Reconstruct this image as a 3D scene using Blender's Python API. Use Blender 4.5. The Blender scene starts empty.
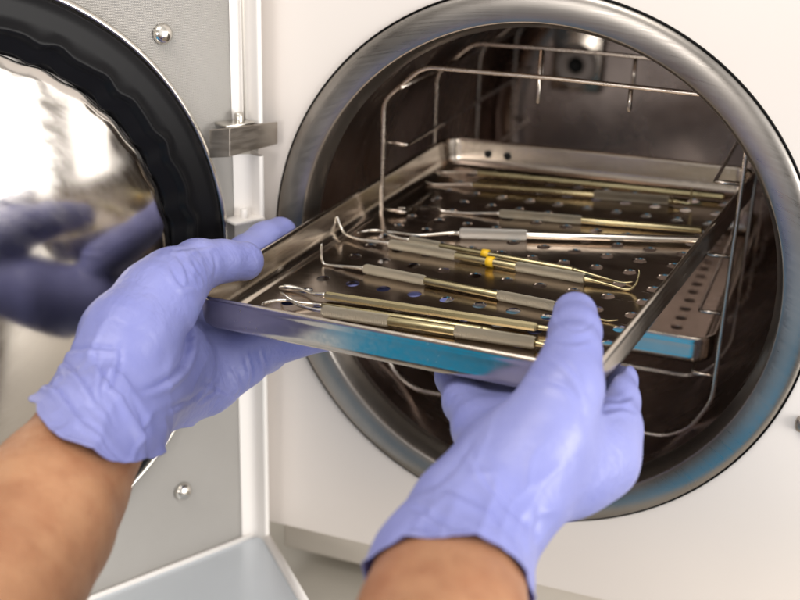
import bpy, bmesh, math, random
import numpy as np
from mathutils import Vector, Matrix, noise
import openvdb as vdb
random.seed(7)
S = bpy.context.scene
COL = S.collection
PI = math.pi

# ------------------------------------------------------------------ helpers
def link(o, parent=None):
    COL.objects.link(o)
    if parent is not None:
        o.parent = parent
    return o

def tag(o, label=None, cat=None, group=None, kind=None):
    if label: o['label'] = label
    if cat: o['category'] = cat
    if group: o['group'] = group
    if kind: o['kind'] = kind
    return o

def empty(name, mat, label, cat, group=None):
    o = bpy.data.objects.new(name, None)
    o.empty_display_size = 0.01
    o.matrix_world = mat
    link(o)
    return tag(o, label, cat, group)

def obj(name, bm, m, parent=None, smooth=True, label=None, auto=None):
    me = bpy.data.meshes.new(name)
    bmesh.ops.recalc_face_normals(bm, faces=bm.faces)
    if auto is not None:
        for e in bm.edges:
            if len(e.link_faces) == 2 and e.calc_face_angle(0) > auto:
                e.smooth = False
    for f in bm.faces:
        f.smooth = smooth
    bm.to_mesh(me); bm.free()
    me.materials.append(m)
    o = bpy.data.objects.new(name, me)
    link(o, parent)
    if label: o['label'] = label
    return o

def box(bm, c, s, rot=None, bev=0.0):
    g = bmesh.ops.create_cube(bm, size=1.0)
    vs = g['verts']
    M = Matrix.Translation(Vector(c)) @ (rot.to_4x4() if rot else Matrix.Identity(4)) @ Matrix.Diagonal((*s, 1))
    bmesh.ops.transform(bm, matrix=M, verts=vs)
    if bev:
        es = list({e for v in vs for e in v.link_edges})
        bmesh.ops.bevel(bm, geom=es, offset=bev, segments=2, affect='EDGES', profile=0.5)

def lathe(bm, prof, seg=128, axis='Y', closed=False, c=(0, 0, 0), wob=None):
    """prof: list of (r, a) round an axis; a runs along it."""
    rings = []
    for i in range(seg):
        t = 2*PI*i/seg
        row = []
        for k, (r, a) in enumerate(prof):
            rr = r if wob is None else wob(r, a, t, k)
            if axis == 'Y': p = (c[0]+rr*math.cos(t), c[1]+a, c[2]+rr*math.sin(t))
            elif axis == 'Z': p = (c[0]+rr*math.cos(t), c[1]+rr*math.sin(t), c[2]+a)
            else: p = (c[0]+a, c[1]+rr*math.cos(t), c[2]+rr*math.sin(t))
            row.append(bm.verts.new(p))
        rings.append(row)
    n = len(prof)
    for i in range(seg):
        A, B = rings[i], rings[(i+1) % seg]
        for k in range(n if closed else n-1):
            bm.faces.new((A[k], B[k], B[(k+1) % n], A[(k+1) % n]))
    bmesh.ops.remove_doubles(bm, verts=bm.verts, dist=1e-7)

def smoothpath(pts, sub=6):
    """Catmull-Rom through points (tuples of any length)."""
    P = [np.array(p, float) for p in pts]
    P = [2*P[0]-P[1]] + P + [2*P[-1]-P[-2]]
    out = []
    for i in range(1, len(P)-2):
        for k in range(sub):
            t = k/sub
            a, b, c, d = P[i-1], P[i], P[i+1], P[i+2]
            out.append(0.5*((2*b)+(-a+c)*t+(2*a-5*b+4*c-d)*t*t+(-a+3*b-3*c+d)*t**3))
    out.append(P[-2])
    return out

def tube(bm, pts, rad, seg=10, closed=False, caps=True):
    P = [Vector(p[:3]) for p in pts]
    R = rad if hasattr(rad, '__len__') else [rad]*len(P)
    n = len(P); rows = []
    prev = None
    for i in range(n):
        if closed: d = (P[(i+1) % n]-P[i-1]).normalized()
        else: d = (P[min(i+1, n-1)]-P[max(i-1, 0)]).normalized()
        if prev is None:
            u = d.orthogonal().normalized()
        else:
            u = (prev - d*prev.dot(d)).normalized()
        prev = u
        v = d.cross(u)
        rows.append([bm.verts.new(P[i]+(u*math.cos(2*PI*k/seg)+v*math.sin(2*PI*k/seg))*R[i]) for k in range(seg)])
    for i in range(n if closed else n-1):
        A, B = rows[i], rows[(i+1) % n]
        for k in range(seg):
            bm.faces.new((A[k], A[(k+1) % seg], B[(k+1) % seg], B[k]))
    if caps and not closed:
        bm.faces.new(rows[0][::-1]); bm.faces.new(rows[-1])

def rounded(pts, r, seg=5):
    """round the corners of a polyline (3-D)"""
    P = [Vector(p) for p in pts]; out = [P[0]]
    for i in range(1, len(P)-1):
        a = (P[i-1]-P[i]); b = (P[i+1]-P[i])
        q = min(r, a.length*0.45, b.length*0.45)
        A = P[i]+a.normalized()*q; B = P[i]+b.normalized()*q
        for k in range(seg+1):
            t = k/seg
            out.append(A*(1-t)**2+P[i]*2*t*(1-t)+B*t*t)
    out.append(P[-1])
    return out

# ------------------------------------------------------------------ materials
class NT:
    def __init__(s, name):
        s.m = bpy.data.materials.new(name); s.m.use_nodes = True
        s.t = s.m.node_tree; s.b = s.t.nodes['Principled BSDF']
    def n(s, typ, **kw):
        nd = s.t.nodes.new(typ)
        for k, v in kw.items():
            if k.startswith('i_'):
                nd.inputs[k[2:].replace('_', ' ')].default_value = v
            else: setattr(nd, k, v)
        return nd
    def l(s, a, b): s.t.links.new(a, b)
    def coord(s, scale=(1, 1, 1), rot=(0, 0, 0)):
        tc = s.n('ShaderNodeTexCoord'); mp = s.n('ShaderNodeMapping')
        mp.inputs['Scale'].default_value = scale; mp.inputs['Rotation'].default_value = rot
        s.l(tc.outputs['Object'], mp.inputs['Vector']); return mp.outputs['Vector']
    def noise(s, vec, scale, detail=3, rough=.5):
        nd = s.n('ShaderNodeTexNoise'); nd.inputs['Scale'].default_value = scale
        nd.inputs['Detail'].default_value = detail; nd.inputs['Roughness'].default_value = rough
        s.l(vec, nd.inputs['Vector']); return nd.outputs['Fac']
    def rng(s, fac, a, b, lo=.3, hi=.7):
        nd = s.n('ShaderNodeMapRange'); nd.inputs['From Min'].default_value = lo; nd.inputs['From Max'].default_value = hi
        nd.inputs['To Min'].default_value = a; nd.inputs['To Max'].default_value = b
        s.l(fac, nd.inputs['Value']); return nd.outputs['Result']
    def mix(s, fac, c1, c2, lo=.3, hi=.7):
        nd = s.n('ShaderNodeMix', data_type='RGBA')
        nd.inputs[6].default_value = (*c1, 1); nd.inputs[7].default_value = (*c2, 1)
        s.l(s.rng(fac, 0, 1, lo, hi), nd.inputs[0]); return nd.outputs[2]
    def bump(s, h, strength=.3, dist=.001):
        nd = s.n('ShaderNodeBump'); nd.inputs['Strength'].default_value = strength
        nd.inputs['Distance'].default_value = dist
        s.l(h, nd.inputs['Height']); s.l(nd.outputs['Normal'], s.b.inputs['Normal']); return nd

def metal(name, c1, c2, r1, r2, scale=(60, 60, 60), bump=.15, bd=.0002, metallic=1.0, aniso=0):
    k = NT(name); v = k.coord(scale)
    f = k.noise(v, 1.0, 5, .6); g = k.noise(k.coord((1, 1, 1)), 18, 4, .6)
    k.l(k.mix(g, c1, c2), k.b.inputs['Base Color'])
    ad = k.n('ShaderNodeMath', operation='ADD')
    k.l(k.rng(f, -(r2-r1)*.5, (r2-r1)*.5), ad.inputs[0]); k.l(k.rng(g, r1, r2), ad.inputs[1])
    k.l(ad.outputs[0], k.b.inputs['Roughness'])
    k.b.inputs['Metallic'].default_value = metallic
    if aniso: k.b.inputs['Anisotropic'].default_value = aniso
    if bump: k.bump(f, bump, bd)
    return k.m

def plain(name, c, rough=.5, metallic=0, var=.06, bscale=300, bump=.05, bd=.0003):
    k = NT(name); v = k.coord()
    f = k.noise(v, 9, 4)
    k.l(k.mix(f, tuple(x*(1-var) for x in c), tuple(min(1, x*(1+var)) for x in c)), k.b.inputs['Base Color'])
    k.b.inputs['Roughness'].default_value = rough; k.b.inputs['Metallic'].default_value = metallic
    k.bump(k.noise(v, bscale, 2), bump, bd)
    return k.m

m_fascia = plain('warm_white_enamel', (.80, .75, .71), .32, var=.015, bscale=700, bump=.02)
m_plinth = plain('cream_plastic', (.74, .69, .62), .5)
m_counter = plain('counter_grey_beige', (.52, .49, .43), .35, var=.08)
m_ring = None
def ringmat():
    k = NT('turned_steel'); tc = k.n('ShaderNodeTexCoord')
    sep = k.n('ShaderNodeSeparateXYZ'); k.l(tc.outputs['Object'], sep.inputs[0])
    cb = k.n('ShaderNodeCombineXYZ'); k.l(sep.outputs['X'], cb.inputs['X']); k.l(sep.outputs['Z'], cb.inputs['Y'])
    ln = k.n('ShaderNodeVectorMath', operation='LENGTH'); k.l(cb.outputs[0], ln.inputs[0])
    sc = k.n('ShaderNodeCombineXYZ'); k.l(ln.outputs['Value'], sc.inputs['X']); k.l(sep.outputs['Y'], sc.inputs['Y'])
    f = k.noise(sc.outputs[0], 1400, 3, .7)          # turning lines run round the ring
    h = k.noise(tc.outputs['Object'], 14, 5, .6)
    hh = k.noise(tc.outputs['Object'], 900, 2, .6)
    k.l(k.mix(h, (.30, .28, .26), (.41, .385, .36)), k.b.inputs['Base Color'])
    ad = k.n('ShaderNodeMath', operation='ADD'); k.l(k.rng(h, .27, .36), ad.inputs[0]); k.l(k.rng(f, -.04, .06), ad.inputs[1])
    k.l(ad.outputs[0], k.b.inputs['Roughness'])
    k.b.inputs['Metallic'].default_value = 1
    s2 = k.n('ShaderNodeMath', operation='ADD'); k.l(f, s2.inputs[0]); k.l(hh, s2.inputs[1])
    k.bump(s2.outputs[0], .035, .00012)
    return k.m
m_ring = ringmat()
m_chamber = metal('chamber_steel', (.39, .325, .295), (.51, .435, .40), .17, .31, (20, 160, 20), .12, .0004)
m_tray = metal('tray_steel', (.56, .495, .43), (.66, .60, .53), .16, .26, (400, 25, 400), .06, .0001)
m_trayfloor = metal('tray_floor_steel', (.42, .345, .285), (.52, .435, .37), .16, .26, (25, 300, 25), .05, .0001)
m_wire = metal('rack_wire', (.50, .45, .40), (.66, .60, .54), .18, .3, (200, 200, 200), .05)
m_bright = metal('bright_steel', (.62, .59, .54), (.74, .71, .66), .14, .26, (150, 150, 150), .05)
m_gold = metal('warm_steel', (.36, .31, .175), (.48, .42, .255), .20, .32, (40, 300, 300), .05)
m_strap = metal('dull_steel', (.34, .30, .26), (.42, .38, .34), .28, .4, (80, 80, 500), .1)
m_black = plain('black_rubber', (.006, .006, .007), .38, var=.2, bump=.08, bscale=220)
m_black.node_tree.nodes['Principled BSDF'].inputs['Specular IOR Level'].default_value = .12
m_blackm = plain('black_matt', (.01, .01, .01), .6)
m_yellow = plain('yellow_tape', (.85, .52, .02), .4)
m_white = plain('white_frame', (.78, .75, .72), .35, var=.02)
m_ledge = plain('pale_blue_grey_steel', (.66, .71, .76), .3, metallic=.2)
m_portw = plain('port_ceramic', (.78, .66, .60), .4)

def knurl(name, c):
    k = NT(name); v = k.coord()
    sep = k.n('ShaderNodeSeparateXYZ'); k.l(v, sep.inputs[0])
    at = k.n('ShaderNodeMath', operation='ARCTAN2'); k.l(sep.outputs['Y'], at.inputs[0]); k.l(sep.outputs['Z'], at.inputs[1])
    outs = []
    for sg in (1, -1):
        a = k.n('ShaderNodeMath', operation='MULTIPLY'); a.inputs[1].default_value = 22*sg; k.l(at.outputs[0], a.inputs[0])
        b = k.n('ShaderNodeMath', operation='MULTIPLY_ADD'); b.inputs[1].default_value = 5200
        k.l(sep.outputs['X'], b.inputs[0]); k.l(a.outputs[0], b.inputs[2])
        s = k.n('ShaderNodeMath', operation='SINE'); k.l(b.outputs[0], s.inputs[0]); outs.append(s.outputs[0])
    mx = k.n('ShaderNodeMath', operation='MULTIPLY'); k.l(outs[0], mx.inputs[0]); k.l(outs[1], mx.inputs[1])
    k.b.inputs['Base Color'].default_value = (*c, 1); k.b.inputs['Metallic'].default_value = .9
    k.b.inputs['Roughness'].default_value = .42
    k.bump(mx.outputs[0], .8, .0003)
    return k.m
m_knurl = knurl('knurled_steel', (.54, .49, .39))
m_knurlw = knurl('pale_knurled_steel', (.80, .77, .72))

def panelmat():
    k = NT('embossed_panel'); v = k.coord((1, 1, 1))
    sep = k.n('ShaderNodeSeparateXYZ'); k.l(v, sep.inputs[0])
    o = []
    for ax, ph in (('X', 0), ('Z', 0)):
        a = k.n('ShaderNodeMath', operation='MULTIPLY'); a.inputs[1].default_value = 4600; k.l(sep.outputs[ax], a.inputs[0]); o.append(a.outputs[0])
    p = k.n('ShaderNodeMath', operation='ADD'); k.l(o[0], p.inputs[0]); k.l(o[1], p.inputs[1])
    q = k.n('ShaderNodeMath', operation='SUBTRACT'); k.l(o[0], q.inputs[0]); k.l(o[1], q.inputs[1])
    s1 = k.n('ShaderNodeMath', operation='SINE'); k.l(p.outputs[0], s1.inputs[0])
    s2 = k.n('ShaderNodeMath', operation='SINE'); k.l(q.outputs[0], s2.inputs[0])
    mm = k.n('ShaderNodeMath', operation='MULTIPLY'); k.l(s1.outputs[0], mm.inputs[0]); k.l(s2.outputs[0], mm.inputs[1])
    g = k.noise(v, 12, 4)
    k.l(k.mix(g, (.50, .48, .45), (.57, .55, .52)), k.b.inputs['Base Color'])
    k.b.inputs['Metallic'].default_value = .25; k.b.inputs['Roughness'].default_value = .42
    k.bump(mm.outputs[0], 1.0, .00028)
    return k.m
m_panel = panelmat()

def domemat():
    k = NT('polished_steel'); v = k.coord()
    g = k.noise(v, 10, 4); sc = k.noise(k.coord((40, 900, 60), (0, .5, .3)), 1, 4, .7)
    k.l(k.mix(g, (.62, .58, .54), (.72, .68, .64)), k.b.inputs['Base Color'])
    k.b.inputs['Metallic'].default_value = 1
    k.l(k.rng(sc, .10, .17), k.b.inputs['Roughness'])
    k.bump(k.noise(v, 10, 1), .05, .0010)
    return k.m
m_dome = domemat()

def glovemat():
    k = NT('lilac_nitrile'); v = k.coord()
    g = k.noise(v, 26, 5, .6)
    k.l(k.mix(g, (.200, .222, .53), (.262, .284, .60)), k.b.inputs['Base Color'])
    k.l(k.rng(k.noise(v, 45, 4), .34, .46), k.b.inputs['Roughness'])
    k.b.inputs['Subsurface Weight'].default_value = .10
    k.b.inputs['Subsurface Radius'].default_value = (.003, .003, .006)
    k.b.inputs['Subsurface Scale'].default_value = 1
    k.b.inputs['Specular IOR Level'].default_value = .42
    # thin crumples: ridged noise, stretched two ways
    acc = None
    for sc, rot, amp in (((55, 170, 90), (.3, .5, .8), 1.0), ((160, 60, 110), (.9, .2, .3), .8), ((330, 200, 260), (0, 0, 0), .35)):
        f = k.noise(k.coord(sc, rot), 1.0, 2, .5)
        a = k.n('ShaderNodeMath', operation='SUBTRACT'); a.inputs[1].default_value = .5; k.l(f, a.inputs[0])
        b = k.n('ShaderNodeMath', operation='ABSOLUTE'); k.l(a.outputs[0], b.inputs[0])
        c = k.n('ShaderNodeMath', operation='POWER'); c.inputs[1].default_value = .6; k.l(b.outputs[0], c.inputs[0])
        d = k.n('ShaderNodeMath', operation='MULTIPLY_ADD'); d.inputs[1].default_value = amp; k.l(c.outputs[0], d.inputs[0])
        if acc is None: d.inputs[2].default_value = 0
        else: k.l(acc, d.inputs[2])
        acc = d.outputs[0]
    msk = k.rng(k.noise(v, 14, 3), 0, 1, .38, .62)
    m = k.n('ShaderNodeMath', operation='MULTIPLY'); k.l(acc, m.inputs[0]); k.l(msk, m.inputs[1])
    ft = k.n('ShaderNodeMath', operation='MULTIPLY_ADD'); ft.inputs[1].default_value = .05; k.l(k.noise(v, 1800, 2), ft.inputs[0]); k.l(m.outputs[0], ft.inputs[2])
    k.bump(ft.outputs[0], .55, .0011)
    return k.m
m_glove = glovemat()
def skinmat():
    k = NT('skin'); v = k.coord()
    g = k.noise(v, 16, 6, .65); g2 = k.noise(v, 60, 4, .6)
    c = k.mix(g, (.31, .145, .072), (.47, .245, .13), .35, .65)
    mx = k.n('ShaderNodeMix', data_type='RGBA', blend_type='MULTIPLY'); mx.inputs[7].default_value = (.84, .74, .70, 1)
    k.l(k.rng(g2, 0, 1, .42, .66), mx.inputs[0]); k.l(c, mx.inputs[6])
    fr = k.n('ShaderNodeTexVoronoi'); fr.inputs['Scale'].default_value = 130; k.l(v, fr.inputs['Vector'])
    m2 = k.n('ShaderNodeMix', data_type='RGBA', blend_type='MULTIPLY'); m2.inputs[7].default_value = (.72, .62, .55, 1)
    k.l(k.rng(fr.outputs['Distance'], .45, 0, .05, .13), m2.inputs[0]); k.l(mx.outputs[2], m2.inputs[6])
    k.l(m2.outputs[2], k.b.inputs['Base Color'])
    k.l(k.rng(g2, .40, .56), k.b.inputs['Roughness'])
    k.b.inputs['Subsurface Weight'].default_value = .12
    k.b.inputs['Subsurface Radius'].default_value = (.006, .0025, .0012)
    k.b.inputs['Subsurface Scale'].default_value = 1
    vo = k.n('ShaderNodeTexVoronoi', feature='DISTANCE_TO_EDGE'); vo.inputs['Scale'].default_value = 700; k.l(v, vo.inputs['Vector'])
    ad = k.n('ShaderNodeMath', operation='MULTIPLY_ADD'); ad.inputs[1].default_value = .9; k.l(vo.outputs['Distance'], ad.inputs[0]); k.l(k.noise(v, 240, 4, .6), ad.inputs[2])
    k.bump(ad.outputs[0], .45, .0007)
    return k.m
m_skin = skinmat()

# ------------------------------------------------------------------ camera (solved from the chamber ring)
CAM = np.array([.1361, -.5278, .1950]); YAW, PIT, ROL, FPX = .3598, .3697, .0269, 1230.1
f_ = np.array([-math.sin(YAW)*math.cos(PIT), math.cos(YAW)*math.cos(PIT), -math.sin(PIT)])
r_ = np.array([math.cos(YAW), math.sin(YAW), 0]); u_ = np.cross(r_, f_)
Rv = r_*math.cos(ROL)+u_*math.sin(ROL); Uv = -r_*math.sin(ROL)+u_*math.cos(ROL); Fv = f_
cd = bpy.data.cameras.new('camera'); cam = bpy.data.objects.new('camera', cd); link(cam)
cam.matrix_world = Matrix(((Rv[0], Uv[0], -Fv[0], CAM[0]), (Rv[1], Uv[1], -Fv[1], CAM[1]), (Rv[2], Uv[2], -Fv[2], CAM[2]), (0, 0, 0, 1)))
cd.sensor_width = 36; cd.lens = 36*FPX/800; cd.clip_start = .01; cd.clip_end = 50
cd.dof.use_dof = True; cd.dof.focus_distance = .525; cd.dof.aperture_fstop = 8.0
S.camera = cam
def P(x, y, z):
    """point seen at x, y of the photograph, z metres along the view axis"""
    return CAM + z*(Rv*(x-400)/FPX - Uv*(y-300)/FPX + Fv)
def onplane(x, y, n, d):
    n = np.array(n, float); r = Rv*(x-400)/FPX - Uv*(y-300)/FPX + Fv
    return CAM + r*(d-n@CAM)/(n@r)

# ------------------------------------------------------------------ setting
bm = bmesh.new(); box(bm, (.1, .35, -.225), (3.0, 1.0, .04), bev=.004)
tag(obj('counter_top', bm, m_counter, None, False), kind='structure')

# ------------------------------------------------------------------ autoclave
I4 = Matrix.Identity(4)
auto = empty('autoclave', Matrix.Translation((0, .1, -.205)), 'white bench autoclave with round steel chamber mouth and door swung open', 'autoclave')
AI = auto.matrix_world.inverted()
def apart(name, bm, m, parent=auto, label=None, smooth=True, auto_=None):
    bmesh.ops.transform(bm, matrix=AI, verts=bm.verts)
    return obj(name, bm, m, parent, smooth, label, auto_)

# front panel with round hole, returns at its edges
FY = .0018
bm = bmesh.new(); X0, X1, Z0, Z1 = -.140, .42, -.168, .36
N = 160; RH = .1285
inner, outer = [], []
for i in range(N):
    t = 2*PI*i/N; c, s = math.cos(t), math.sin(t)
    inner.append(bm.verts.new((RH*c, FY, RH*s)))
    k = min((X1 if c > 0 else -X0)/max(abs(c), 1e-6), (Z1 if s > 0 else -Z0)/max(abs(s), 1e-6))
    outer.append((k*c, k*s))
# force rectangle corners
for (cx, cz) in ((X0, Z0), (X1, Z0), (X1, Z1), (X0, Z1)):
    j = min(range(N), key=lambda q: (outer[q][0]-cx)**2+(outer[q][1]-cz)**2); outer[j] = (cx, cz)
ov = [bm.verts.new((a, FY, b)) for a, b in outer]
ob = [bm.verts.new((a, FY+.004, b+(.003 if b <= Z0+1e-6 else 0))) for a, b in outer]
oc = [bm.verts.new((a, FY+.42, b+(.003 if b <= Z0+1e-6 else 0))) for a, b in outer]
for i in range(N):
    j = (i+1) % N
    bm.faces.new((inner[i], inner[j], ov[j], ov[i]))
    bm.faces.new((ov[i], ov[j], ob[j], ob[i])); bm.faces.new((ob[i], ob[j], oc[j], oc[i]))
apart('front_panel', bm, m_fascia, smooth=False)
bm = bmesh.new(); box(bm, (.143, .22, -.1805), (.556, .41, .023), bev=.0015)
apart('plinth', bm, m_plinth)
for fx in (-.1, .38):
    bm = bmesh.new(); lathe(bm, [(0, -.2048), (.014, -.2048), (.016, -.2), (.014, -.192), (0, -.192)], 32, 'Z', c=(fx, .06, 0))
    apart('foot', bm, m_blackm)
# recessed latch at the right
bm = bmesh.new(); box(bm, (.1385, FY-.001, -.052), (.02, .006, .0075), bev=.0025)
apart('latch_slot', bm, m_strap)

# mouth ring
bm = bmesh.new()
prof = [(.1149, .0170), (.1128, .0150), (.1121, .0120), (.1122, .0105), (.1148, .0009), (.1153, .0001), (.1156, -.0004), (.1162, -.0006), (.1175, -.0009), (.1195, -.00115), (.1220, -.0013), (.1245, -.00125), (.1265, -.0010), (.1280, -.0006), (.1291, .0000), (.1298, .0008), (.1301, .0015), (.1302, .0022)]
lathe(bm, prof, 220)
apart('mouth_ring', bm, m_ring)
bm = bmesh.new(); lathe(bm, [(.1300, .0024), (.1302, .0004), (.1304, .0006), (.1306, .0010), (.13065, .0024)], 200)
apart('rim_seal', bm, m_black)
# chamber
bm = bmesh.new(); prof = [(.1150, .0160)]
for y in (.02, .04, .08, .12, .16, .2, .24, .28, .31): prof.append((.1150, y))
for k in range(1, 7):
    a = k/6*PI/2; prof.append((.1150-.022*(1-math.cos(a)), .31+.022*math.sin(a)))
prof += [(.07, .3335), (.04, .3345), (0, .335)]
def wob(r, a, t, k):
    return r + (.00035*math.sin(3*t+a*40)+.0002*math.sin(7*t-a*60) if 0 < r < .116 and a > .02 and a < .3 else 0)
lathe(bm, prof, 160, wob=wob)
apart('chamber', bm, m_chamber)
# port on the back wall with plate
bm = bmesh.new(); box(bm, (-.057, .327, .044), (.036, .006, .046), bev=.0012)
pp = apart('port_plate', bm, m_tray)
bm = bmesh.new(); lathe(bm, [(.0056, .3235), (.0060, .3205), (.0100, .3192), (.0142, .3205), (.0150, .3238)], 48, c=(-.057, 0, .040))
apart('port', bm, m_portw)
bm = bmesh.new(); lathe(bm, [(0, .3232), (.0058, .3232), (.0059, .3228)], 32, c=(-.057, 0, .040))
apart('port_opening', bm, m_blackm)

# ---- door
Bh = np.array([-.138, -.010]); dd = np.array([-.48982, -.87182]); nn = np.array([.87182, -.48982])
DM = Matrix(((dd[0], nn[0], 0, Bh[0]), (dd[1], nn[1], 0, Bh[1]), (0, 0, 1, 0), (0, 0, 0, 1)))   # door x = from hinge outward, y = out of the inner face
def dpart(name, bm, m, parent, label=None, smooth=True, auto_=None):
    bmesh.ops.transform(bm, matrix=AI @ DM, verts=bm.verts)
    return obj(name, bm, m, parent, smooth, label, auto_)
DS, DZ0, DZ1 = .335, -.1693, .19
SC = .1545   # centre of the round plate, from the hinge
# inner panel: flat sheet with hole for the round plate, material coordinates stay in door space
def panel_bm():
    bm = bmesh.new(); N = 144; RH = .1335
    inn, out = [], []
    x0, x1, z0, z1 = .0103-SC, DS-SC, DZ0, DZ1
    for i in range(N):
        t = 2*PI*i/N; c, s = math.cos(t), math.sin(t)
        inn.append(bm.verts.new((RH*c+SC, 0, RH*s)))
        k = min((x1 if c > 0 else -x0)/max(abs(c), 1e-6), (z1 if s > 0 else -z0)/max(abs(s), 1e-6)); out.append((k*c, k*s))
    for (cx, cz) in ((x0, z0), (x1, z0), (x1, z1), (x0, z1)):
        j = min(range(N), key=lambda q: (out[q][0]-cx)**2+(out[q][1]-cz)**2); out[j] = (cx, cz)
    ov = [bm.verts.new((a+SC, 0, b)) for a, b in out]
    for i in range(N):
        j = (i+1) % N; bm.faces.new((inn[i], inn[j], ov[j], ov[i]))
    return bm
me = bpy.data.meshes.new('door'); b_ = panel_bm(); bmesh.ops.recalc_face_normals(b_, faces=b_.faces); b_.to_mesh(me); b_.free()
me.materials.append(m_panel)
door = bpy.data.objects.new('door', me); link(door, auto)
door.matrix_local = AI @ DM
def dsub(name, bm, m, label=None, smooth=True, auto_=None):
    return obj(name, bm, m, door, smooth, label, auto_)
# outer shell behind the panel
bm = bmesh.new(); box(bm, (DS/2+.004, -.022, .010), (DS+.004, .040, .362), bev=.006)
dsub('outer_shell', bm, m_fascia)
# hinge-side return: rolled corner then flange with bright edge
bm = bmesh.new()
def strip(bm, sec, z0, z1):
    a = [bm.verts.new((s, o, z0)) for s, o in sec]; b = [bm.verts.new((s, o, z1)) for s, o in sec]
    for i in range(len(sec)-1): bm.faces.new((a[i], a[i+1], b[i+1], b[i]))
sec = [(.0105, .0004)] + [(.0105-.0085*math.sin(a), .0004+.004*(1-math.cos(a))) for a in (PI/2*k/5 for k in range(1, 6))] + [(.0012, .0085), (.0008, .0092), (-.0012, .0092), (-.0016, .0085), (-.0016, -.003)]
for z0, z1 in ((DZ0, .0445), (.0605, DZ1)):
    strip(bm, sec, z0, z1)
dsub('hinge_flange', bm, m_white)
# thin vertical trim seam on the flange
bm = bmesh.new(); box(bm, (.0052, .0036, .12), (.0008, .0012, .12)); dsub('flange_seam', bm, m_plinth)
# bottom ledge
ED = np.array([.041196, -.042415]); ED = ED/np.linalg.norm(ED); e2 = np.array([ED@dd, ED@nn])
a = Vector((.0, .0088)); L = .072
p1 = a; p2 = a+Vector(e2)*L; p3 = Vector((DS, p2.y)); p4 = Vector((DS, .0004)); p5 = Vector((.001, .0004))
bm = bmesh.new(); vs = [bm.verts.new((q.x, q.y, DZ0)) for q in (p1, p2, p3, p4, p5)]
fc = bm.faces.new(vs); r = bmesh.ops.extrude_face_region(bm, geom=[fc])
bmesh.ops.translate(bm, vec=(0, 0, -.0022), verts=[v for v in r['geom'] if isinstance(v, bmesh.types.BMVert)])
dsub('bottom_ledge', bm, m_ledge, smooth=False, label='pale blue steel ledge along the foot of the open door')
bm = bmesh.new(); tube(bm, [(p1.x, p1.y, DZ0+.0012), (p2.x, p2.y, DZ0+.0012)], .0024, 10)
dsub('ledge_edge', bm, m_white)
bm = bmesh.new(); box(bm, (DS/2, .0012, DZ0+.0008), (DS-.004, .0022, .0030), bev=.0006)
dsub('seam_strip', bm, m_white)
# trim ring, rubber gasket, polished plate
ct = (SC, 0, 0)
bm = bmesh.new(); lathe(bm, [(.1392, .0004), (.1392, .0022), (.1384, .0036), (.1372, .0042), (.1362, .0036), (.1358, .0020), (.1340, .0016)], 200, c=ct)
dsub('trim_ring', bm, m_bright)
bm = bmesh.new()
def gw(r, a, t, k):
    if k in (6, 7, 8, 9): return r + .0009*math.sin(34*t) + .0004*math.sin(55*t+1)
    if k in (10, 11, 12): return r + .0011*math.sin(34*t) + .0005*math.sin(55*t+1)
    return r
lathe(bm, [(.1352, .0015), (.1352, .0036), (.1342, .0046), (.130, .0050), (.125, .0052), (.1215, .0056), (.1202, .0066), (.1188, .0073), (.1176, .0069), (.1166, .0050), (.1150, .0036), (.1100, .0032), (.1090, .0022), (.1084, .0005)], 340, c=ct, wob=gw)
dsub('gasket', bm, m_black)
bm = bmesh.new()
R0 = .1078; hgt = .013; prof = [(R0-.0003, .0006), (R0, .0018), (R0-.0006, .0027)]
for k in range(1, 25):
    t = k/24; rr = (R0-.0006)*(1-t); prof.append((rr, .0027+hgt*(1-(rr/R0)**2)))
def dw(r, a, t, k):
    return r + (.0005*math.sin(34*t+.5)*max(0, (r-.095)/.012) if r > .095 else 0)
lathe(bm, prof, 200, c=ct, wob=dw)
dsub('polished_plate', bm, m_dome, label='bulging mirror-polished steel plate in the middle of the door')
for sz in (.105, -.127):
    bm = bmesh.new(); lathe(bm, [(.0046, .0002), (.0048, .0010), (.0042, .0024), (.0028, .0034), (.0012, .0038), (0, .0039)], 32, c=(.0455, 0, sz))
    dsub('screw', bm, m_bright)
# hinge strap through the notch
bm = bmesh.new()
def plate(bm, quad, th):
    q = [Vector(v) for v in quad]; n = (q[1]-q[0]).cross(q[3]-q[0]).normalized()*th
    A = [bm.verts.new(v) for v in q]; B = [bm.verts.new(v+n) for v in q]
    bm.faces.new(A); bm.faces.new(B[::-1])
    for i in range(4): bm.faces.new((A[i], B[i], B[(i+1) % 4], A[(i+1) % 4]))
DMi = DM.inverted()
def dl(x, y, off):
    d = float(nn@Bh)+off
    p = onplane(x, y, (nn[0], nn[1], 0), d); return DMi @ Vector(p)
tl, bl = dl(209, 130, .004), dl(209, 158, .004)
tm, bmid = dl(230, 128, .0135), dl(230, 157, .0135)
def fl(x, y, yy): return DMi @ Vector(onplane(x, y, (0, 1, 0), yy))
tr, br = fl(278, 122, -.004), fl(278, 144, -.004)
plate(bm, (tl, tm, bmid, bl), .0012)
plate(bm, (tm, tr, br, bmid), .0012)
tk = dl(204, 124, .001); 
bmesh.ops.bevel(bm, geom=bm.edges[:], offset=.0003, segments=1, affect='EDGES')
dsub('hinge_strap', bm, m_strap, smooth=False, label='bent grey steel hinge strap')
bm = bmesh.new(); 
q = [dl(222, 211, .002), dl(222, 214, .002), dl(258, 209, .011), dl(258, 206, .011)]
box(bm, ((.008), .0055, .0135), (.017, .011, .0016), bev=.0004)
lathe(bm, [(0, .0192), (.0014, .0190), (.0018, .0186), (.0018, .0142)], 20, 'Z', c=(.0085, .006, 0))
dsub('hinge_tab', bm, m_white)
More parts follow.
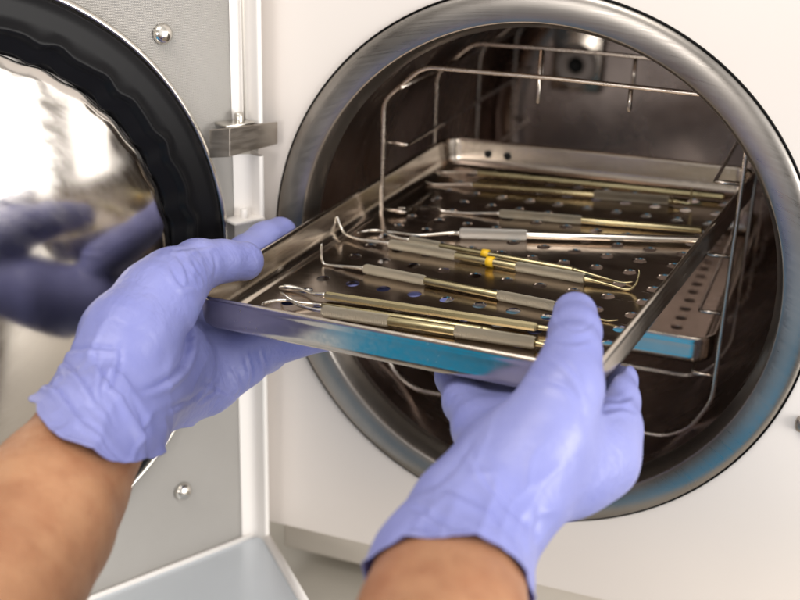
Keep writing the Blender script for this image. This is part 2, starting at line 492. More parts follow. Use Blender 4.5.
bm = bmesh.new(); box(bm, (.012, .0056, .0615), (.016, .0105, .0014), bev=.0004)
lathe(bm, [(0, .0665), (.0018, .0663), (.0022, .0658), (.0022, .0620)], 20, 'Z', c=(.010, .006, 0))
dsub('hinge_tab', bm, m_bright)

# ------------------------------------------------------------------ wire rack
rack = empty('wire_rack', Matrix.Translation((0, .04, -.09)), 'wire rack with four shelf levels standing inside the steel chamber', 'rack')
RI = rack.matrix_world.inverted()
def rpart(name, bm, m=m_wire):
    bmesh.ops.transform(bm, matrix=RI, verts=bm.verts); return obj(name, bm, m, rack)
WR = .00115
hw = .0890
for y in (.04, .12, .20, .28):
    bm = bmesh.new()
    oc_ = [(0, .0845), (.073, .0835), (hw, .064), (hw-.001, -.066), (.079, -.0835), (.067, -.0905), (-.067, -.0905), (-.079, -.0835), (-hw, -.066), (-hw, .0655), (-.0685, .084), (0, .0845)]
    tube(bm, rounded([(a, y, b) for a, b in oc_], .006)[:-1], WR, 10, closed=True)
    rpart('end_frame', bm)
LV = (.0435, .0080, -.0210, -.0538)
for z in LV:
    for s in (-1, 1):
        bm = bmesh.new()
        xi = s*(hw-.0125); xo = s*(hw-.0015)
        path = [(xo, .0412, z+.0005), (xi, .0412, z), (xi, .2790, z), (xo, .2790, z+.0005)]
        tube(bm, rounded(path, .003), .0010, 8); rpart('shelf_rail', bm)
for s in (-1, 1):
    for (x, z) in ((.0785, .0735), (.0745, -.0895)):
        bm = bmesh.new(); tube(bm, [(s*x, .036, z), (s*x, .284, z)], .0011, 8); rpart('long_rod', bm)
for (x, z0, z1, y) in ((-.0105, .097, .071, .0425), (.0335, .0835, .0715, .0425), (-.030, .0835, .064, .1225), (.02, .0835, .068, .1225)):
    bm = bmesh.new(); tube(bm, [(x, y, z0), (x, y, z1+.001), (x, y, z1)], [.0011, .0011, .0006], 8); rpart('hanging_pin', bm)

# ------------------------------------------------------------------ trays
def rrect(W, L, r, off, seg=9):
    a, b, r2 = W/2+off, L/2+off, max(r+off, .001); out = []
    for (cx, cy, t0) in ((a-r2, b-r2, 0), (-a+r2, b-r2, PI/2), (-a+r2, -b+r2, PI), (a-r2, -b+r2, 1.5*PI)):
        for k in range(seg+1):
            t = t0+PI/2*k/seg; out.append((cx+r2*math.cos(t), cy+r2*math.sin(t)))
    return out
def make_tray(M, W, L, H, label, holes_back=True, group='perforated steel trays'):
    t = empty('instrument_tray', M, label, 'tray', group)
    # wall: rolled rim, drawn wall, rounded foot
    bm = bmesh.new()
    sec = [(-.0005, -.0030), (.0001, -.0012), (-.0003, -.0001), (-.0012, .0001), (-.0019, -.0006), (-.0022, -.0020), (-.0030, -H+.0060), (-.0034, -H+.0040), (-.0046, -H+.0018), (-.0066, -H+.0006), (-.0090, -H+.0003),
           (-.0090, -H-.0001), (-.0056, -H-.0000), (-.0026, -H+.0010), (-.0011, -H+.0026), (-.0007, -H+.0040), (-.0006, -H+.0046), (-.0006, -H+.0053), (-.0005, -.0070), (-.0005, -.0055), (-.0005, -.0042)]
    loops = [[bm.verts.new((x, y, z)) for x, y in rrect(W, L, .0120, off)] for off, z in sec]
    n = len(loops[0])
    for i in range(len(loops)):
        A, B = loops[i], loops[(i+1) % len(loops)]
        for k in range(n): bm.faces.new((A[k], A[(k+1) % n], B[(k+1) % n], B[k]))
    obj('wall', bm, m_tray, t)
    # perforated floor
    cu = bpy.data.curves.new('floor', 'CURVE'); cu.dimensions = '2D'; cu.fill_mode = 'BOTH'; cu.extrude = .0003
    def loop(pts):
        sp = cu.splines.new('POLY'); sp.points.add(len(pts)-1); sp.use_cyclic_u = True
        for q, (x, y) in zip(sp.points, pts): q.co = (x, y, 0, 1)
    loop(rrect(W, L, .0120, -.0085))
    du, dv = .0158, .0145
    hu = [-.0015*1.03+du*k for k in range(-5, 6)]; hv = [-.0275+dv*k for k in range(-5, 10)]
    for j, v in enumerate(hv):
        for u in hu:
            uu = u + (.0 if j % 2 else .0)
            if abs(uu) < W/2-.0125 and abs(v) < L/2-.0135:
                loop([(uu+.0032*math.cos(2*PI*k/20), v+.0032*math.sin(2*PI*k/20)) for k in range(20)])
    tmp = bpy.data.objects.new('tmp', cu); me = bpy.data.meshes.new_from_object(tmp)
    bpy.data.objects.remove(tmp); bpy.data.curves.remove(cu)
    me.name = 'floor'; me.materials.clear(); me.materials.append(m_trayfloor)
    o = bpy.data.objects.new('floor', me); link(o, t); o.location = (0, 0, -H+.0006)
    if holes_back:
        for x in (-.062, -.050):
            bm = bmesh.new(); lathe(bm, [(0, 0), (.0021, 0), (.0023, .0003)], 20, 'Y', c=(x, L/2-.0034, -.0075))
            obj('rim_hole', bm, m_blackm, t)
    return t
q = (-.0107, .0025, .0203); WT, LT, HT = .18, .2448, .016
Rz, Rx, Ry = Matrix.Rotation(-.1234, 3, 'Z'), Matrix.Rotation(.0779, 3, 'X'), Matrix.Rotation(-.0433, 3, 'Y')
q = tuple(np.array(q)-Rv*.0026+Uv*.0014)
TM = Matrix.Translation(q) @ (Rz @ Rx @ Ry).to_4x4()
held = make_tray(TM, WT, LT, HT, 'tilted steel tray of instruments held up in both lilac gloves')
low = make_tray(Matrix.Translation((-.0010, .163, -.0368)), .172, .236, .0155, 'level steel tray slid in the wire rack below the held one', holes_back=False)
def TL(u, v, w): return np.array(TM @ Vector((u, v, w)))

# ------------------------------------------------------------------ instruments on the held tray
G = 'dental instruments laid across the held tray'
FZ = -HT+.0010
K = 1.0345e-3
def instrument(name, label, a, b, tips, grips, mh, mg, band=None, hr=.0022, gr=.0028, cat='instrument', hexa=False):
    """a, b: handle ends on the tray floor (mm); grips: [(t0, t1)] along the handle; tips: list of paths in (along, across, up) mm from each end"""
    hr, gr = hr*.86, gr*.83
    A = Vector((a[0]*K, a[1]*K, FZ+gr)); B = Vector((b[0]*K, b[1]*K, FZ+gr)); d = B-A; Ln = d.length
    x = d.normalized(); z = Vector((0, 0, 1)); y = z.cross(x).normalized(); z = x.cross(y)
    L = Matrix(((x[0], y[0], z[0], A[0]), (x[1], y[1], z[1], A[1]), (x[2], y[2], z[2], A[2]), (0, 0, 0, 1)))
    t = empty(name, TM @ L, label, cat, G)
    bm = bmesh.new(); seg = 8 if hexa else 20
    lathe(bm, [(0, -.0004), (hr*.7, 0), (hr, .0008), (hr, Ln-.0008), (hr*.7, Ln), (0, Ln+.0004)], seg, 'X')
    obj('handle', bm, mh, t, smooth=not hexa)
    for (t0, t1) in grips:
        bm = bmesh.new(); x0, x1 = t0*Ln, t1*Ln
        lathe(bm, [(hr*.98, x0), (gr*.9, x0+.0004), (gr, x0+.0012), (gr, x1-.0012), (gr*.9, x1-.0004), (hr*.98, x1)], 28, 'X')
        obj('grip', bm, mg, t)
    for side, path in tips:
        pts = []
        for (al, ac, up, r) in path:
            X = (-al if side == 0 else Ln+al)*1.0
            pts.append((X if side == 0 else X, ac, up, r))
        pts = [((-p[0]*1e-3) if side == 0 else Ln+p[0]*1e-3, p[1]*1e-3, p[2]*1e-3, p[3]*1e-3) for p in path]
        sp = smoothpath(pts, 7); bm = bmesh.new()
        tube(bm, [s[:3] for s in sp], [max(s[3]*.74, .00012) for s in sp], 10)
        obj('tip', bm, m_bright if mh is not m_gold or side == 0 else m_gold, t)
    if band is not None:
        bm = bmesh.new(); x0 = band*Ln
        lathe(bm, [(hr, x0), (hr+.0006, x0+.0003), (hr+.0007, x0+.0035), (hr, x0+.0038)], 24, 'X')
        obj('colour_band', bm, m_yellow, t)
    return t
HK = [(0, 0, 0, 1.9), (4, 0, -.3, 1.2), (12, 0, -1, .9), (20, 0, -1.6, .8), (23, 1.5, .5, .7), (24, 3, 5, .5), (23.5, 4, 7, .25)]
HKs = [(0, 0, 0, 1.9), (5, 0, -.4, 1.1), (14, 0, -1.4, .8), (22, -1, -1.6, .7), (26, -4, -1.5, .5), (27, -7, 0, .25)]
CUR = [(0, 0, 0, 1.9), (5, 0, 0, 1.2), (13, 2, 0, 1.0), (19, 5, 0, .9), (25, 3, 0, .9), (28, -2, .5, .9), (27, -5, 1, .4)]
SPA = [(0, 0, 0, 1.9), (6, 0, -.3, 1.2), (13, 3, -.6, 1.0), (18, 3.5, -.6, 1.6), (22, 3, -.6, 1.9), (25, 2.2, -.6, .8)]
STR = [(0, 0, 0, 1.9), (5, 0, -.3, 1.2), (14, .5, -1.4, .8), (23, 0, -1.8, .6), (28, 1, -1, .3)]
PRB = [(0, 0, 0, 1.9), (6, 0, -.4, 1.2), (20, 0, -1.5, .9), (31, 0, -1.2, .85), (33, -2, 1, .8), (40, -14, 5, .7), (45, -25, 8, .6), (41, -26.5, 8.5, .35)]
instrument('dental_scaler', 'brass-toned scaler with two pale grips lying nearest the front lip', (-41, -89.5), (51, -84),
           [(0, CUR), (1, STR)], [(0, .33), (.64, 1)], m_gold, m_knurl, hr=.0026, gr=.0032, cat='scaler')
instrument('dental_spatula', 'plain gold-toned instrument with flattened leaf end second from the front', (-49, -74.5), (46, -70),
           [(0, SPA), (1, [(0, 0, 0, 1.9), (8, 1, 0, 1.1), (18, 6, -.5, .8), (24, 10, -1, .6)])], [], m_gold, m_knurl, cat='spatula', hexa=True)
instrument('dental_explorer', 'thin brass-yellow explorer wedged between the two front instruments', (-46, -82.5), (26, -78),
           [(0, [(0, 0, 0, 1.3), (5, 0, 0, 1.0), (12, -2, 1, .8), (18, -1, 3, .8), (22, 3, 2, .7), (24, 7, 0, .4)]), (1, STR)], [], m_gold, m_knurl, hr=.0015, gr=.0016, cat='explorer')
instrument('dental_probe', 'probe with short upright tip and grips, third from the front lip', (-48, -42.7), (45, -49),
           [(0, [(0, 0, 0, 1.9), (5, 0, -.3, 1.2), (14, 0, -1.2, .8), (22, 0, -1.8, .75), (24, 0, 0, .8), (24, 0.4, 7, .8), (24, .4, 8, .6)]), (1, STR)], [(0, .34), (.72, 1)], m_gold, m_knurl, hr=.0022, cat='probe')
instrument('dental_excavator', 'knurled excavator with wide yellow band in the middle of tray', (-52, -12), (46, -17.5),
           [(0, [(0, 0, 0, 1.9), (6, 0, 0, 1.1), (18, 0, -.4, 1.0), (28, 3, 0, 1.0), (32, 5, 3, .9), (34, 5.5, 7, 1.0)]), (1, HK)], [(0, .36), (.67, 1)], m_gold, m_knurl, band=.52, cat='excavator')
instrument('dental_curette', 'slim curette with narrow yellow mark touching the yellow-banded excavator', (-46, -3.5), (38, -9.5),
           [(0, CUR), (1, STR)], [(0, .2)], m_gold, m_knurl, band=.46, hr=.0018, gr=.0023, cat='curette')
instrument('dental_mirror_handle', 'bright silver rod with one white knurled grip slanting to the tray side', (-27, 11.4), (80, 43),
           [(0, [(0, 0, 0, 1.9), (5, 0, 0, 1.1), (20, -2, -.8, .9), (34, 2, -1.2, .8), (40, 3, -1.4, .5)])], [(0, .285)], m_bright, m_knurlw, hr=.0022, gr=.0032, cat='mirror handle')
instrument('sickle_probe', 'sickle probe with long angled hook pointing to the far left corner', (-21, 44.2), (76, 56),
           [(0, PRB)], [(0, .42)], m_gold, m_knurl, hr=.0021, gr=.0026, cat='sickle probe')
instrument('dental_plugger', 'gold-toned plugger with upright end, second from the far wall', (-52, 79), (52, 90),
           [(0, STR), (1, [(0, 0, 0, 1.9), (5, 0, -.3, 1.1), (8, 0, -.6, .8), (9, 0, 1, .7), (9, 0, 7, .7), (9, 0, 8, .5)])], [(.62, .98)], m_gold, m_knurl, cat='plugger')
instrument('bone_file', 'thick gold-toned handle lying farthest back along the tray wall', (-58, 98), (74, 104),
           [(0, STR)], [], m_gold, m_knurl, hr=.0026, gr=.0029, cat='file', hexa=True)

# ------------------------------------------------------------------ person: two gloved hands and forearms
VOX = .0013
def W(p):                       # (x, y, depth, pixel radius) -> world centre and metres
    c = P(p[0], p[1], p[2]); return (*c, p[3]*p[2]/FPX)
def T(p):                       # tray-local mm -> world, radius in mm
    c = TL(p[0]*1e-3, p[1]*1e-3, p[2]*1e-3); return (*c, p[3]*1e-3)
def sdf_mesh(chains, k, inset=0.0, carve=True, vox=VOX):
    pts = np.array([c for ch in chains for c in ch])
    lo = (pts[:, :3]-pts[:, 3:4]).min(0)-.008; hi = (pts[:, :3]+pts[:, 3:4]).max(0)+.008
    n = np.ceil((hi-lo)/vox).astype(int)+1
    g = [lo[i]+vox*np.arange(n[i]) for i in range(3)]
    X, Y, Z = [a.astype(np.float32) for a in np.meshgrid(*g, indexing='ij')]
    D = np.full(X.shape, .05, np.float32)
    for ch in chains:
        C = None
        segs = list(zip(ch[:-1], ch[1:])) if len(ch) > 1 else [(ch[0], ch[0])]
        for a, b in segs:
            ab = np.array(b[:3])-np.array(a[:3]); L2 = max(float(ab@ab), 1e-12)
            # local window
            mn = np.minimum(np.array(a[:3])-a[3], np.array(b[:3])-b[3])-.02; mx = np.maximum(np.array(a[:3])+a[3], np.array(b[:3])+b[3])+.02
            i0 = np.clip(((mn-lo)/vox).astype(int), 0, n); i1 = np.clip(((mx-lo)/vox).astype(int)+1, 0, n)
            sl = tuple(slice(i0[i], i1[i]) for i in range(3))
            px, py, pz = X[sl]-a[0], Y[sl]-a[1], Z[sl]-a[2]
            t = np.clip((px*ab[0]+py*ab[1]+pz*ab[2])/L2, 0, 1)
            d = np.sqrt((px-t*ab[0])**2+(py-t*ab[1])**2+(pz-t*ab[2])**2)-(a[3]+(b[3]-a[3])*t)
            if C is None: C = np.full(X.shape, .05, np.float32)
            s = C[sl]; kk = .004
            h = np.clip(.5+.5*(s-d)/kk, 0, 1); C[sl] = s*(1-h)+d*h-kk*h*(1-h)
        h = np.clip(.5+.5*(D-C)/k, 0, 1); D = D*(1-h)+C*h-k*h*(1-h)
    D = D+inset
    if carve:                   # hands give way to the tray they hold
        Mi = np.array(TM.inverted())
        u = Mi[0, 0]*X+Mi[0, 1]*Y+Mi[0, 2]*Z+Mi[0, 3]; v = Mi[1, 0]*X+Mi[1, 1]*Y+Mi[1, 2]*Z+Mi[1, 3]; w = Mi[2, 0]*X+Mi[2, 1]*Y+Mi[2, 2]*Z+Mi[2, 3]
        ax, ay = np.abs(u)-WT/2, np.abs(v)-LT/2
        rr = .0120
        out = np.sqrt(np.maximum(ax+rr, 0)**2+np.maximum(ay+rr, 0)**2)+np.minimum(np.maximum(ax, ay)+rr, 0)-rr
        slab = np.maximum(np.abs(w+HT)-.0012, out)
        wall = np.maximum(np.maximum(out-.0006, -(out+.0042)), np.abs(w+HT/2)-HT/2-.0006)
        t = np.minimum(slab, wall)
        kk = .0015; h = np.clip(.5-.5*(D+t)/kk, 0, 1); D = D*(1-h)-t*h+kk*h*(1-h)
    gr = vdb.FloatGrid(.05); gr.copyFromArray(np.ascontiguousarray(D))
    p, qd = gr.convertToQuads(isovalue=0.0)
    return p*vox+lo, qd
def creases(p, zones):
    """push glove surface in and out along thin folds"""
    out = 0.0
    for (c, R, ax, f, amp, st) in zones:
        d = (p-c).length/R
        if d > 1: continue
        wgt = (1-d*d)**1.2
        al = p.dot(ax)
        q = (p-ax*al)*f*.22+ax*al*f + noise.noise_vector(p*22)*.9
        nv = noise.noise(q+Vector((st, 0, 0)))
        rid = 1-min(1, abs(nv)*3.6)
        out += wgt*amp*(rid**2.5-.25)
    return out
def folds(Vt, Nm, lines):
    """sharp valley-and-ridge folds of the thin rubber, along lines on the side that faces the front"""
    rel = Vt-CAM; z = rel@Fv
    px = 400+FPX*(rel@Rv)/z; py = 300-FPX*(rel@Uv)/z
    face = np.clip(-(Nm*rel).sum(1)/np.linalg.norm(rel, axis=1)*3+.3, 0, 1)
    out = np.zeros(len(Vt))
    for pts, w, amp in lines:
        sp = np.array(smoothpath(pts, 5)); tot = np.linalg.norm(np.diff(sp, axis=0), axis=1).sum(); acc = 0
        best = np.full(len(Vt), 1e9); bs = np.zeros(len(Vt)); bt = np.zeros(len(Vt))
        for a, b in zip(sp[:-1], sp[1:]):
            ab = b-a; L = np.linalg.norm(ab)
            if L < 1e-6: continue
            t = np.clip(((px-a[0])*ab[0]+(py-a[1])*ab[1])/L**2, 0, 1)
            dx, dy = px-a[0]-t*ab[0], py-a[1]-t*ab[1]; d = np.hypot(dx, dy); m = d < best
            best[m] = d[m]; bs[m] = (np.sign(ab[0]*dy-ab[1]*dx)*d)[m]; bt[m] = ((acc+t*L)/tot)[m]; acc += L
        q = bs/w
        tap = np.clip(np.sin(np.pi*np.clip(bt, .02, .98)), 0, 1)**.7
        prof = -.75*np.exp(-(q/.55)**2)+.85*np.exp(-((q-1.15)/.75)**2)+.25*np.exp(-((q+1.5)/1.0)**2)
        out += amp*tap*prof*np.exp(-(np.maximum(best/w-3, 0))**2)
    return out*face
def build_glove(name, chains, k, parent, hem_c, hem_n, zones, lines, wave, label):
    p, qd = sdf_mesh(chains, k, vox=.0010)
    bm = bmesh.new(); vs = [bm.verts.new(x) for x in p.tolist()]
    for a in qd.tolist():
        try: bm.faces.new([vs[i] for i in a])
        except ValueError: pass
    bmesh.ops.recalc_face_normals(bm, faces=bm.faces)
    seen = set(); best = []
    for v in bm.verts:          # keep the largest piece
        if v in seen: continue
        st = [v]; seen.add(v); comp = []
        while st:
            a = st.pop(); comp.append(a)
            for e in a.link_edges:
                b = e.other_vert(a)
                if b not in seen: seen.add(b); st.append(b)
        if len(comp) > len(best): best = comp
    bs = set(best); bmesh.ops.delete(bm, geom=[v for v in bm.verts if v not in bs], context='VERTS')
    for _ in range(4): bmesh.ops.smooth_vert(bm, verts=bm.verts, factor=.5, use_axis_x=True, use_axis_y=True, use_axis_z=True)
    # straight cut at the cuff
    hc, hn = Vector(hem_c), Vector(hem_n).normalized()
    bmesh.ops.bisect_plane(bm, geom=bm.verts[:]+bm.edges[:]+bm.faces[:], dist=1e-6, plane_co=hc, plane_no=hn, clear_outer=True)
    bm.normal_update()
    vl = list(bm.verts)
    Vt = np.array([v.co[:] for v in vl]); Nm = np.array([v.normal[:] for v in vl])
    off = folds(Vt, Nm, lines)+np.array([creases(v.co, zones) for v in vl])
    ux = hn.orthogonal().normalized(); uy = hn.cross(ux)
    for i, v in enumerate(vl):
        r = v.co-hc; dist = -r.dot(hn); n = v.normal.copy()
        th = math.atan2(r.dot(uy), r.dot(ux)); fall = max(0, 1-dist/.02)**2
        bead = .0008*math.exp(-(dist/.0012)**2)
        flare = .0007*fall*(math.sin(4*th+1)+.7*math.sin(9*th))
        v.co += n*(off[i]+bead+flare)+hn*(wave*fall*(math.sin(3*th+.6)+.7*math.sin(7*th)+.4*math.sin(13*th+1)))
    o = obj(name, bm, m_glove, parent, True, label)
    md = o.modifiers.new('thickness', 'SOLIDIFY'); md.thickness = .0005; md.offset = 1
    return o

person = empty('person', Matrix.Translation((.05, -.35, -.02)), 'person with bare forearms and lilac gloves lifting the tilted instrument tray', 'person')
PIv = person.matrix_world.inverted()

# left hand: palm under the front left corner, thumb over the rim, forefinger along the outer wall
LH = [
    [W((38, 525, .415, 86)), W((60, 487, .433, 74)), W((91, 437, .452, 65)), W((122, 395, .478, 58)), W((160, 362, .512, 48))],   # cuff, wrist and heel
    [W((112, 380, .466, 46)), W((128, 338, .474, 46)), W((158, 300, .488, 40)), W((172, 283, .497, 32))],     # ball of the thumb
    [W((172, 284, .497, 31)), W((198, 265, .512, 24)), W((222, 261, .520, 19)), W((244, 261, .529, 19))],     # thumb
    [W((122, 405, .490, 50)), W((165, 387, .522, 43)), W((203, 378, .540, 36))],                              # heel, little finger side
    [W((165, 362, .520, 46)), W((196, 347, .552, 38))],
    [T((-104, -98, -14, 12)), T((-101.5, -82, -10, 10.5)), T((-99.5, -66, -6, 9.3)), T((-98.0, -52, -3.5, 8.6)), T((-97.4, -41, -3.5, 8.0))],   # forefinger
    [W((196, 347, .552, 34)), T((-82, -82, -30, 11)), T((-58, -60, -27, 9.0)), T((-38, -42, -25, 8.2)), T((-22, -30, -24.5, 7.4))],          # middle
    [W((195, 360, .545, 36)), T((-74, -98, -31, 10.5)), T((-50, -80, -27, 8.8)), T((-30, -64, -25, 8.0)), T((-14, -54, -24, 7.2))],         # ring
    [W((203, 375, .540, 35)), W((238, 361, .545, 26)), W((264, 351, .556, 20)), T((-58, -86, -25.5, 8)), T((-44, -74, -24.5, 7.6)), T((-34, -64, -23.5, 6.6))],      # little
]
axl = Vector(P(84, 445, .45))-Vector(P(40, 530, .41)); axl.normalize()
dgl = Vector(P(200, 420, .5))-Vector(P(100, 380, .5)); dgl.normalize()
upl = Vector(P(200, 300, .5))-Vector(P(200, 400, .5)); upl.normalize()
zl = [(Vector(P(95, 430, .44)), .060, dgl, 75, .0012, 3.0), (Vector(P(190, 390, .50)), .04, dgl, 130, .0006, 9.0),
      (Vector(P(195, 272, .49)), .020, Vector(P(230, 262, .5)-P(180, 275, .5)).normalized(), 240, .0005, 1.0)]
# right hand: thumb pressed over the lip, forefinger round the corner, other fingers under the tray
RH_ = [
    [W((443, 625, .370, 92)), W((450, 575, .392, 81)), W((475, 522, .410, 68)), W((515, 475, .422, 58))],
    [W((515, 475, .422, 56)), W((565, 462, .434, 55)), W((592, 455, .440, 45))],
    [W((512, 485, .412, 54)), W((546, 430, .416, 46)), W((565, 388, .421, 34))],
    [W((565, 388, .421, 33)), W((573, 352, .431, 27)), W((575, 332, .443, 25)), W((575, 314, .455, 22.5))],
    [W((592, 450, .440, 45)), W((610, 426, .448, 30)), W((614, 401, .459, 24.5)), W((617, 381, .472, 19)), T((74, -84, -26.5, 9.2)), T((66, -66, -26, 8.4))],
    [W((560, 455, .440, 48)), W((560, 425, .460, 32)), T((54, -100, -33, 9.5)), T((50, -74, -28, 8.8)), T((46, -52, -26, 7.6))],
    [W((530, 458, .436, 42)), W((520, 425, .458, 28)), T((42, -98, -31, 9.3)), T((37, -74, -27, 8.4)), T((33, -56, -25, 7.4))],
    [W((500, 465, .430, 40)), W((480, 428, .455, 27)), W((466, 402, .476, 22)), T((23, -98, -27.5, 8.2)), T((18, -80, -25.5, 7.8)), T((14, -64, -24.5, 7))],
]
axr = Vector(P(450, 575, .395))-Vector(P(440, 660, .36)); axr.normalize()
dgr = Vector(P(520, 560, .4))-Vector(P(440, 480, .4)); dgr.normalize()
zr = [(Vector(P(440, 540, .39)), .055, dgr, 75, .0010, 6.0), (Vector(P(500, 545, .39)), .04, dgr, 95, .0007, 2.5)]
def fold(pts, w, amp, sx=1, ox=0, oy=0): return ([(ox+x*sx, oy+y*sx) for x, y in pts], w, amp*1e-3)
L_ = lambda pts, w=4, amp=1.0: fold(pts, w, amp, .5, 0, 200)
FL = [L_([(190, 300), (205, 350), (250, 400), (300, 490)], 5, 1.7), L_([(240, 290), (238, 330), (212, 392)], 4, 1.3), L_([(108, 318), (150, 345), (215, 440)], 4.5, 1.4),
      L_([(80, 350), (130, 400), (182, 480)], 4.5, 1.4), L_([(250, 380), (285, 440), (300, 520)], 5, 1.5), L_([(120, 305), (190, 296), (245, 300)], 4, 1.1),
      L_([(320, 425), (390, 392), (430, 350)], 4, .9), L_([(275, 385), (325, 365), (360, 332), (374, 285), (372, 240)], 5, 1.9), L_([(375, 415), (440, 372)], 3.5, .8),
      L_([(340, 135), (362, 170), (392, 172)], 4, 1.1), L_([(352, 108), (372, 145), (376, 170)], 3.5, .9), L_([(424, 106), (430, 135), (424, 158)], 3, .8),
      L_([(520, 296), (532, 340), (520, 375)], 3, .8), L_([(492, 300), (503, 345), (495, 380)], 3, .8), L_([(335, 104), (400, 96), (430, 92)], 3, .6),
      L_([(400, 360), (470, 392)], 3.5, .8), L_([(460, 330), (480, 372), (470, 395)], 3, .8), L_([(150, 420), (190, 470), (260, 530)], 4, 1.1), L_([(330, 440), (340, 490), (318, 520)], 4, 1.0), L_([(210, 300), (200, 390), (225, 450)], 3.5, .9), L_([(384, 128), (398, 150)], 3, .7)]
R2 = lambda pts, w=4, amp=1.0: fold(pts, w, amp, .5565, 350, 266)
FR = [R2([(215, 330), (270, 420), (330, 480)], 6, 1.0), R2([(165, 400), (240, 430), (300, 500)], 6, 1.2), R2([(100, 430), (150, 452), (205, 482)], 5, 1.1),
      R2([(352, 150), (398, 185), (432, 240)], 5, .9), R2([(348, 128), (400, 138), (440, 128)], 4, .6), R2([(322, 195), (395, 222), (425, 285)], 6, .8),
      R2([(450, 262), (490, 255), (512, 262)], 4, .9), R2([(452, 240), (485, 243), (508, 232)], 4, .8), R2([(60, 505), (115, 470), (160, 470)], 5, 1.1),
      R2([(240, 350), (300, 440), (310, 480)], 5, .8), R2([(340, 430), (330, 500)], 6, .9), R2([(120, 400), (170, 380), (230, 300)], 6, .7), R2([(200, 470), (262, 500), (300, 540)], 5, .9),
      R2([(375, 60), (372, 95), (400, 116), (432, 106), (440, 70)], 3, .35)]
def shift(bm_obj):
    bm_obj.data.transform(PIv)
def view_dir(c): v = np.array(c)-CAM; return v/np.linalg.norm(v)
hemL = P(99, 425, .452); hemR = P(449, 589, .388)
gl = build_glove('glove', LH, .0065, person, hemL, tuple(-np.array(axl)+view_dir(hemL)*.93), zl, FL, .0009, 'crumpled lilac glove whose thumb lies over the left rim')
gr_ = build_glove('glove', RH_, .009, person, hemR, tuple(-np.array(axr)+view_dir(hemR)*.42), zr, FR, .0007, 'lilac glove whose thumb presses down into the tray')
for g in (gl, gr_): shift(g)
# forearms
def arm(chain, label):
    p, qd = sdf_mesh([chain], .006, 0, False, .0022)
    bm = bmesh.new(); vs = [bm.verts.new(x) for x in p.tolist()]
    for a in qd.tolist(): bm.faces.new([vs[i] for i in a])
    for _ in range(4): bmesh.ops.smooth_vert(bm, verts=bm.verts, factor=.5, use_axis_x=True, use_axis_y=True, use_axis_z=True)
    bmesh.ops.recalc_face_normals(bm, faces=bm.faces); bm.normal_update()
    mv = [(v, v.normal.copy(), noise.noise(v.co*22)*.0012+noise.noise(v.co*60)*.0004) for v in bm.verts]
    for v, n, a in mv: v.co += n*a
    bmesh.ops.transform(bm, matrix=PIv, verts=bm.verts)
    return obj('forearm', bm, m_skin, person, True, label)
arm([W((120, 397, .478, 40)), W((90, 437, .452, 56)), W((60, 487, .433, 68)), W((36, 525, .415, 78)), W((-40, 640, .370, 102)), W((-115, 770, .330, 128)), W((-200, 980, .27, 165))], 'bare forearm reaching in from the lower left')
arm([W((475, 522, .410, 50)), W((450, 575, .392, 75)), W((443, 625, .370, 86)), W((432, 720, .335, 96)), W((415, 900, .28, 125)), W((400, 1100, .235, 160))], 'bare forearm reaching up behind the thumb that presses into the tray')

# ------------------------------------------------------------------ light
world = bpy.data.worlds.new('World'); S.world = world; world.use_nodes = True
wt = world.node_tree; bg = wt.nodes['Background']
tc = wt.nodes.new('ShaderNodeTexCoord')
def wn(t, **k):
    n = wt.nodes.new(t)
    for a, b in k.items(): setattr(n, a, b)
    return n
sep = wn('ShaderNodeSeparateXYZ'); wt.links.new(tc.outputs['Generated'], sep.inputs[0])
ramp = wn('ShaderNodeValToRGB'); mr = wn('ShaderNodeMapRange'); mr.inputs['From Min'].default_value = -1; mr.inputs['From Max'].default_value = 1
wt.links.new(sep.outputs['Z'], mr.inputs['Value']); wt.links.new(mr.outputs['Result'], ramp.inputs[0])
cr = ramp.color_ramp; cr.elements[0].position = .18; cr.elements[0].color = (.10, .075, .055, 1)
cr.elements[1].position = .46; cr.elements[1].color = (.21, .185, .165, 1)
e = cr.elements.new(.60); e.color = (.42, .38, .34, 1)
e = cr.elements.new(.85); e.color = (.95, .90, .84, 1)
cur = ramp.outputs[0]
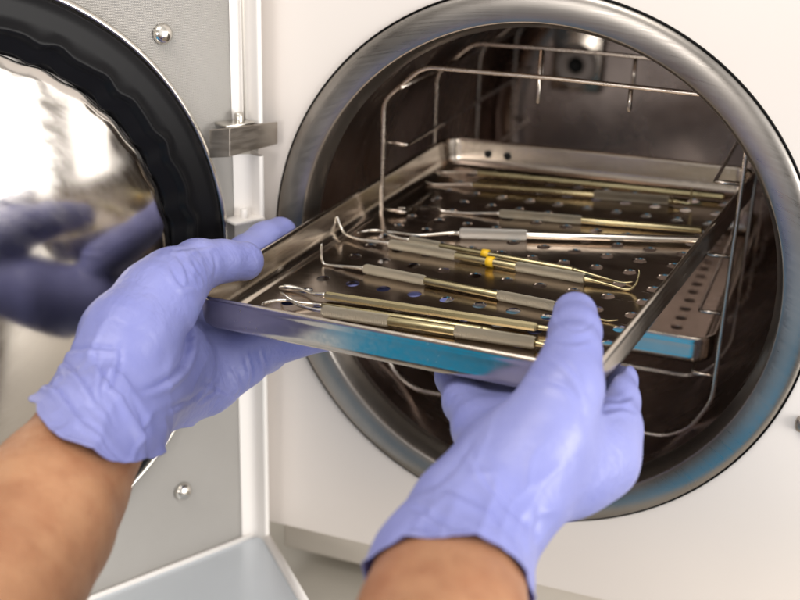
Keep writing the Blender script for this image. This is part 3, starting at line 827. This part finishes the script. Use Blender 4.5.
def blob(cur, d, c0, c1, col):
    d = Vector(d).normalized()
    dp = wn('ShaderNodeVectorMath', operation='DOT_PRODUCT'); wt.links.new(tc.outputs['Generated'], dp.inputs[0]); dp.inputs[1].default_value = d
    m = wn('ShaderNodeMapRange', interpolation_type='SMOOTHSTEP'); m.inputs['From Min'].default_value = c0; m.inputs['From Max'].default_value = c1
    wt.links.new(dp.outputs['Value'], m.inputs['Value'])
    mx = wn('ShaderNodeMix', data_type='RGBA'); mx.inputs[7].default_value = (*col, 1)
    wt.links.new(m.outputs['Result'], mx.inputs[0]); wt.links.new(cur, mx.inputs[6]); return mx.outputs[2]
cur = blob(cur, (-.75, -.62, -.2), .80, .95, (.05, .04, .035))      # dark end of the room
cur = blob(cur, (-.53, -.66, -.54), .945, .98, (.005, .40, .75))       # blue clothing in front of the bench
cur = blob(cur, (-.02, -.86, -.52), .925, .975, (.002, .52, 1.0))          # the same, further right
cur = blob(cur, (-.36, -.84, -.40), .975, .992, (.07, .06, .05))  # dark patch added so the ring's left side reflects brown
cur = blob(cur, (-.01, -.965, -.24), .972, .995, (.50, .455, .42))        # pale patch added to lighten the ring's upper right reflection
cur = blob(cur, (.75, -.60, .25), .80, .97, (1.5, 1.45, 1.4))        # bright side of the room
wt.links.new(cur, bg.inputs['Color']); bg.inputs['Strength'].default_value = .8

def area(name, loc, to, sx, sy, power, col):
    l = bpy.data.lights.new(name, 'AREA'); l.shape = 'RECTANGLE'; l.size = sx; l.size_y = sy; l.energy = power; l.color = col
    o = bpy.data.objects.new(name, l); link(o); o.location = loc
    o.rotation_euler = (Vector(to)-Vector(loc)).to_track_quat('-Z', 'Y').to_euler(); return o
area('window_light', (1.6, -.50, .03), (-.2, -.50, .03), 1.0, .84, 29, (1, .97, .93))
area('chamber_fill', (-.12, -1.5, .24), (-.03, .3, .03), .45, .3, 4.2, (1, .95, .90))  # unseen softbox added behind the camera to brighten chamber and port
area('ceiling_light', (-.15, -.75, 1.25), (0, -.1, 0), 1.0, .7, 12, (1, .93, .85))

S.view_settings.view_transform = 'Standard'; S.view_settings.look = 'None'; S.view_settings.exposure = .08; S.view_settings.gamma = 1
S.cycles.max_bounces = 10; S.cycles.glossy_bounces = 8; S.cycles.caustics_reflective = False; S.cycles.caustics_refractive = False
S.cycles.sample_clamp_indirect = 4
try: S.cycles.use_denoising = True
except Exception: pass
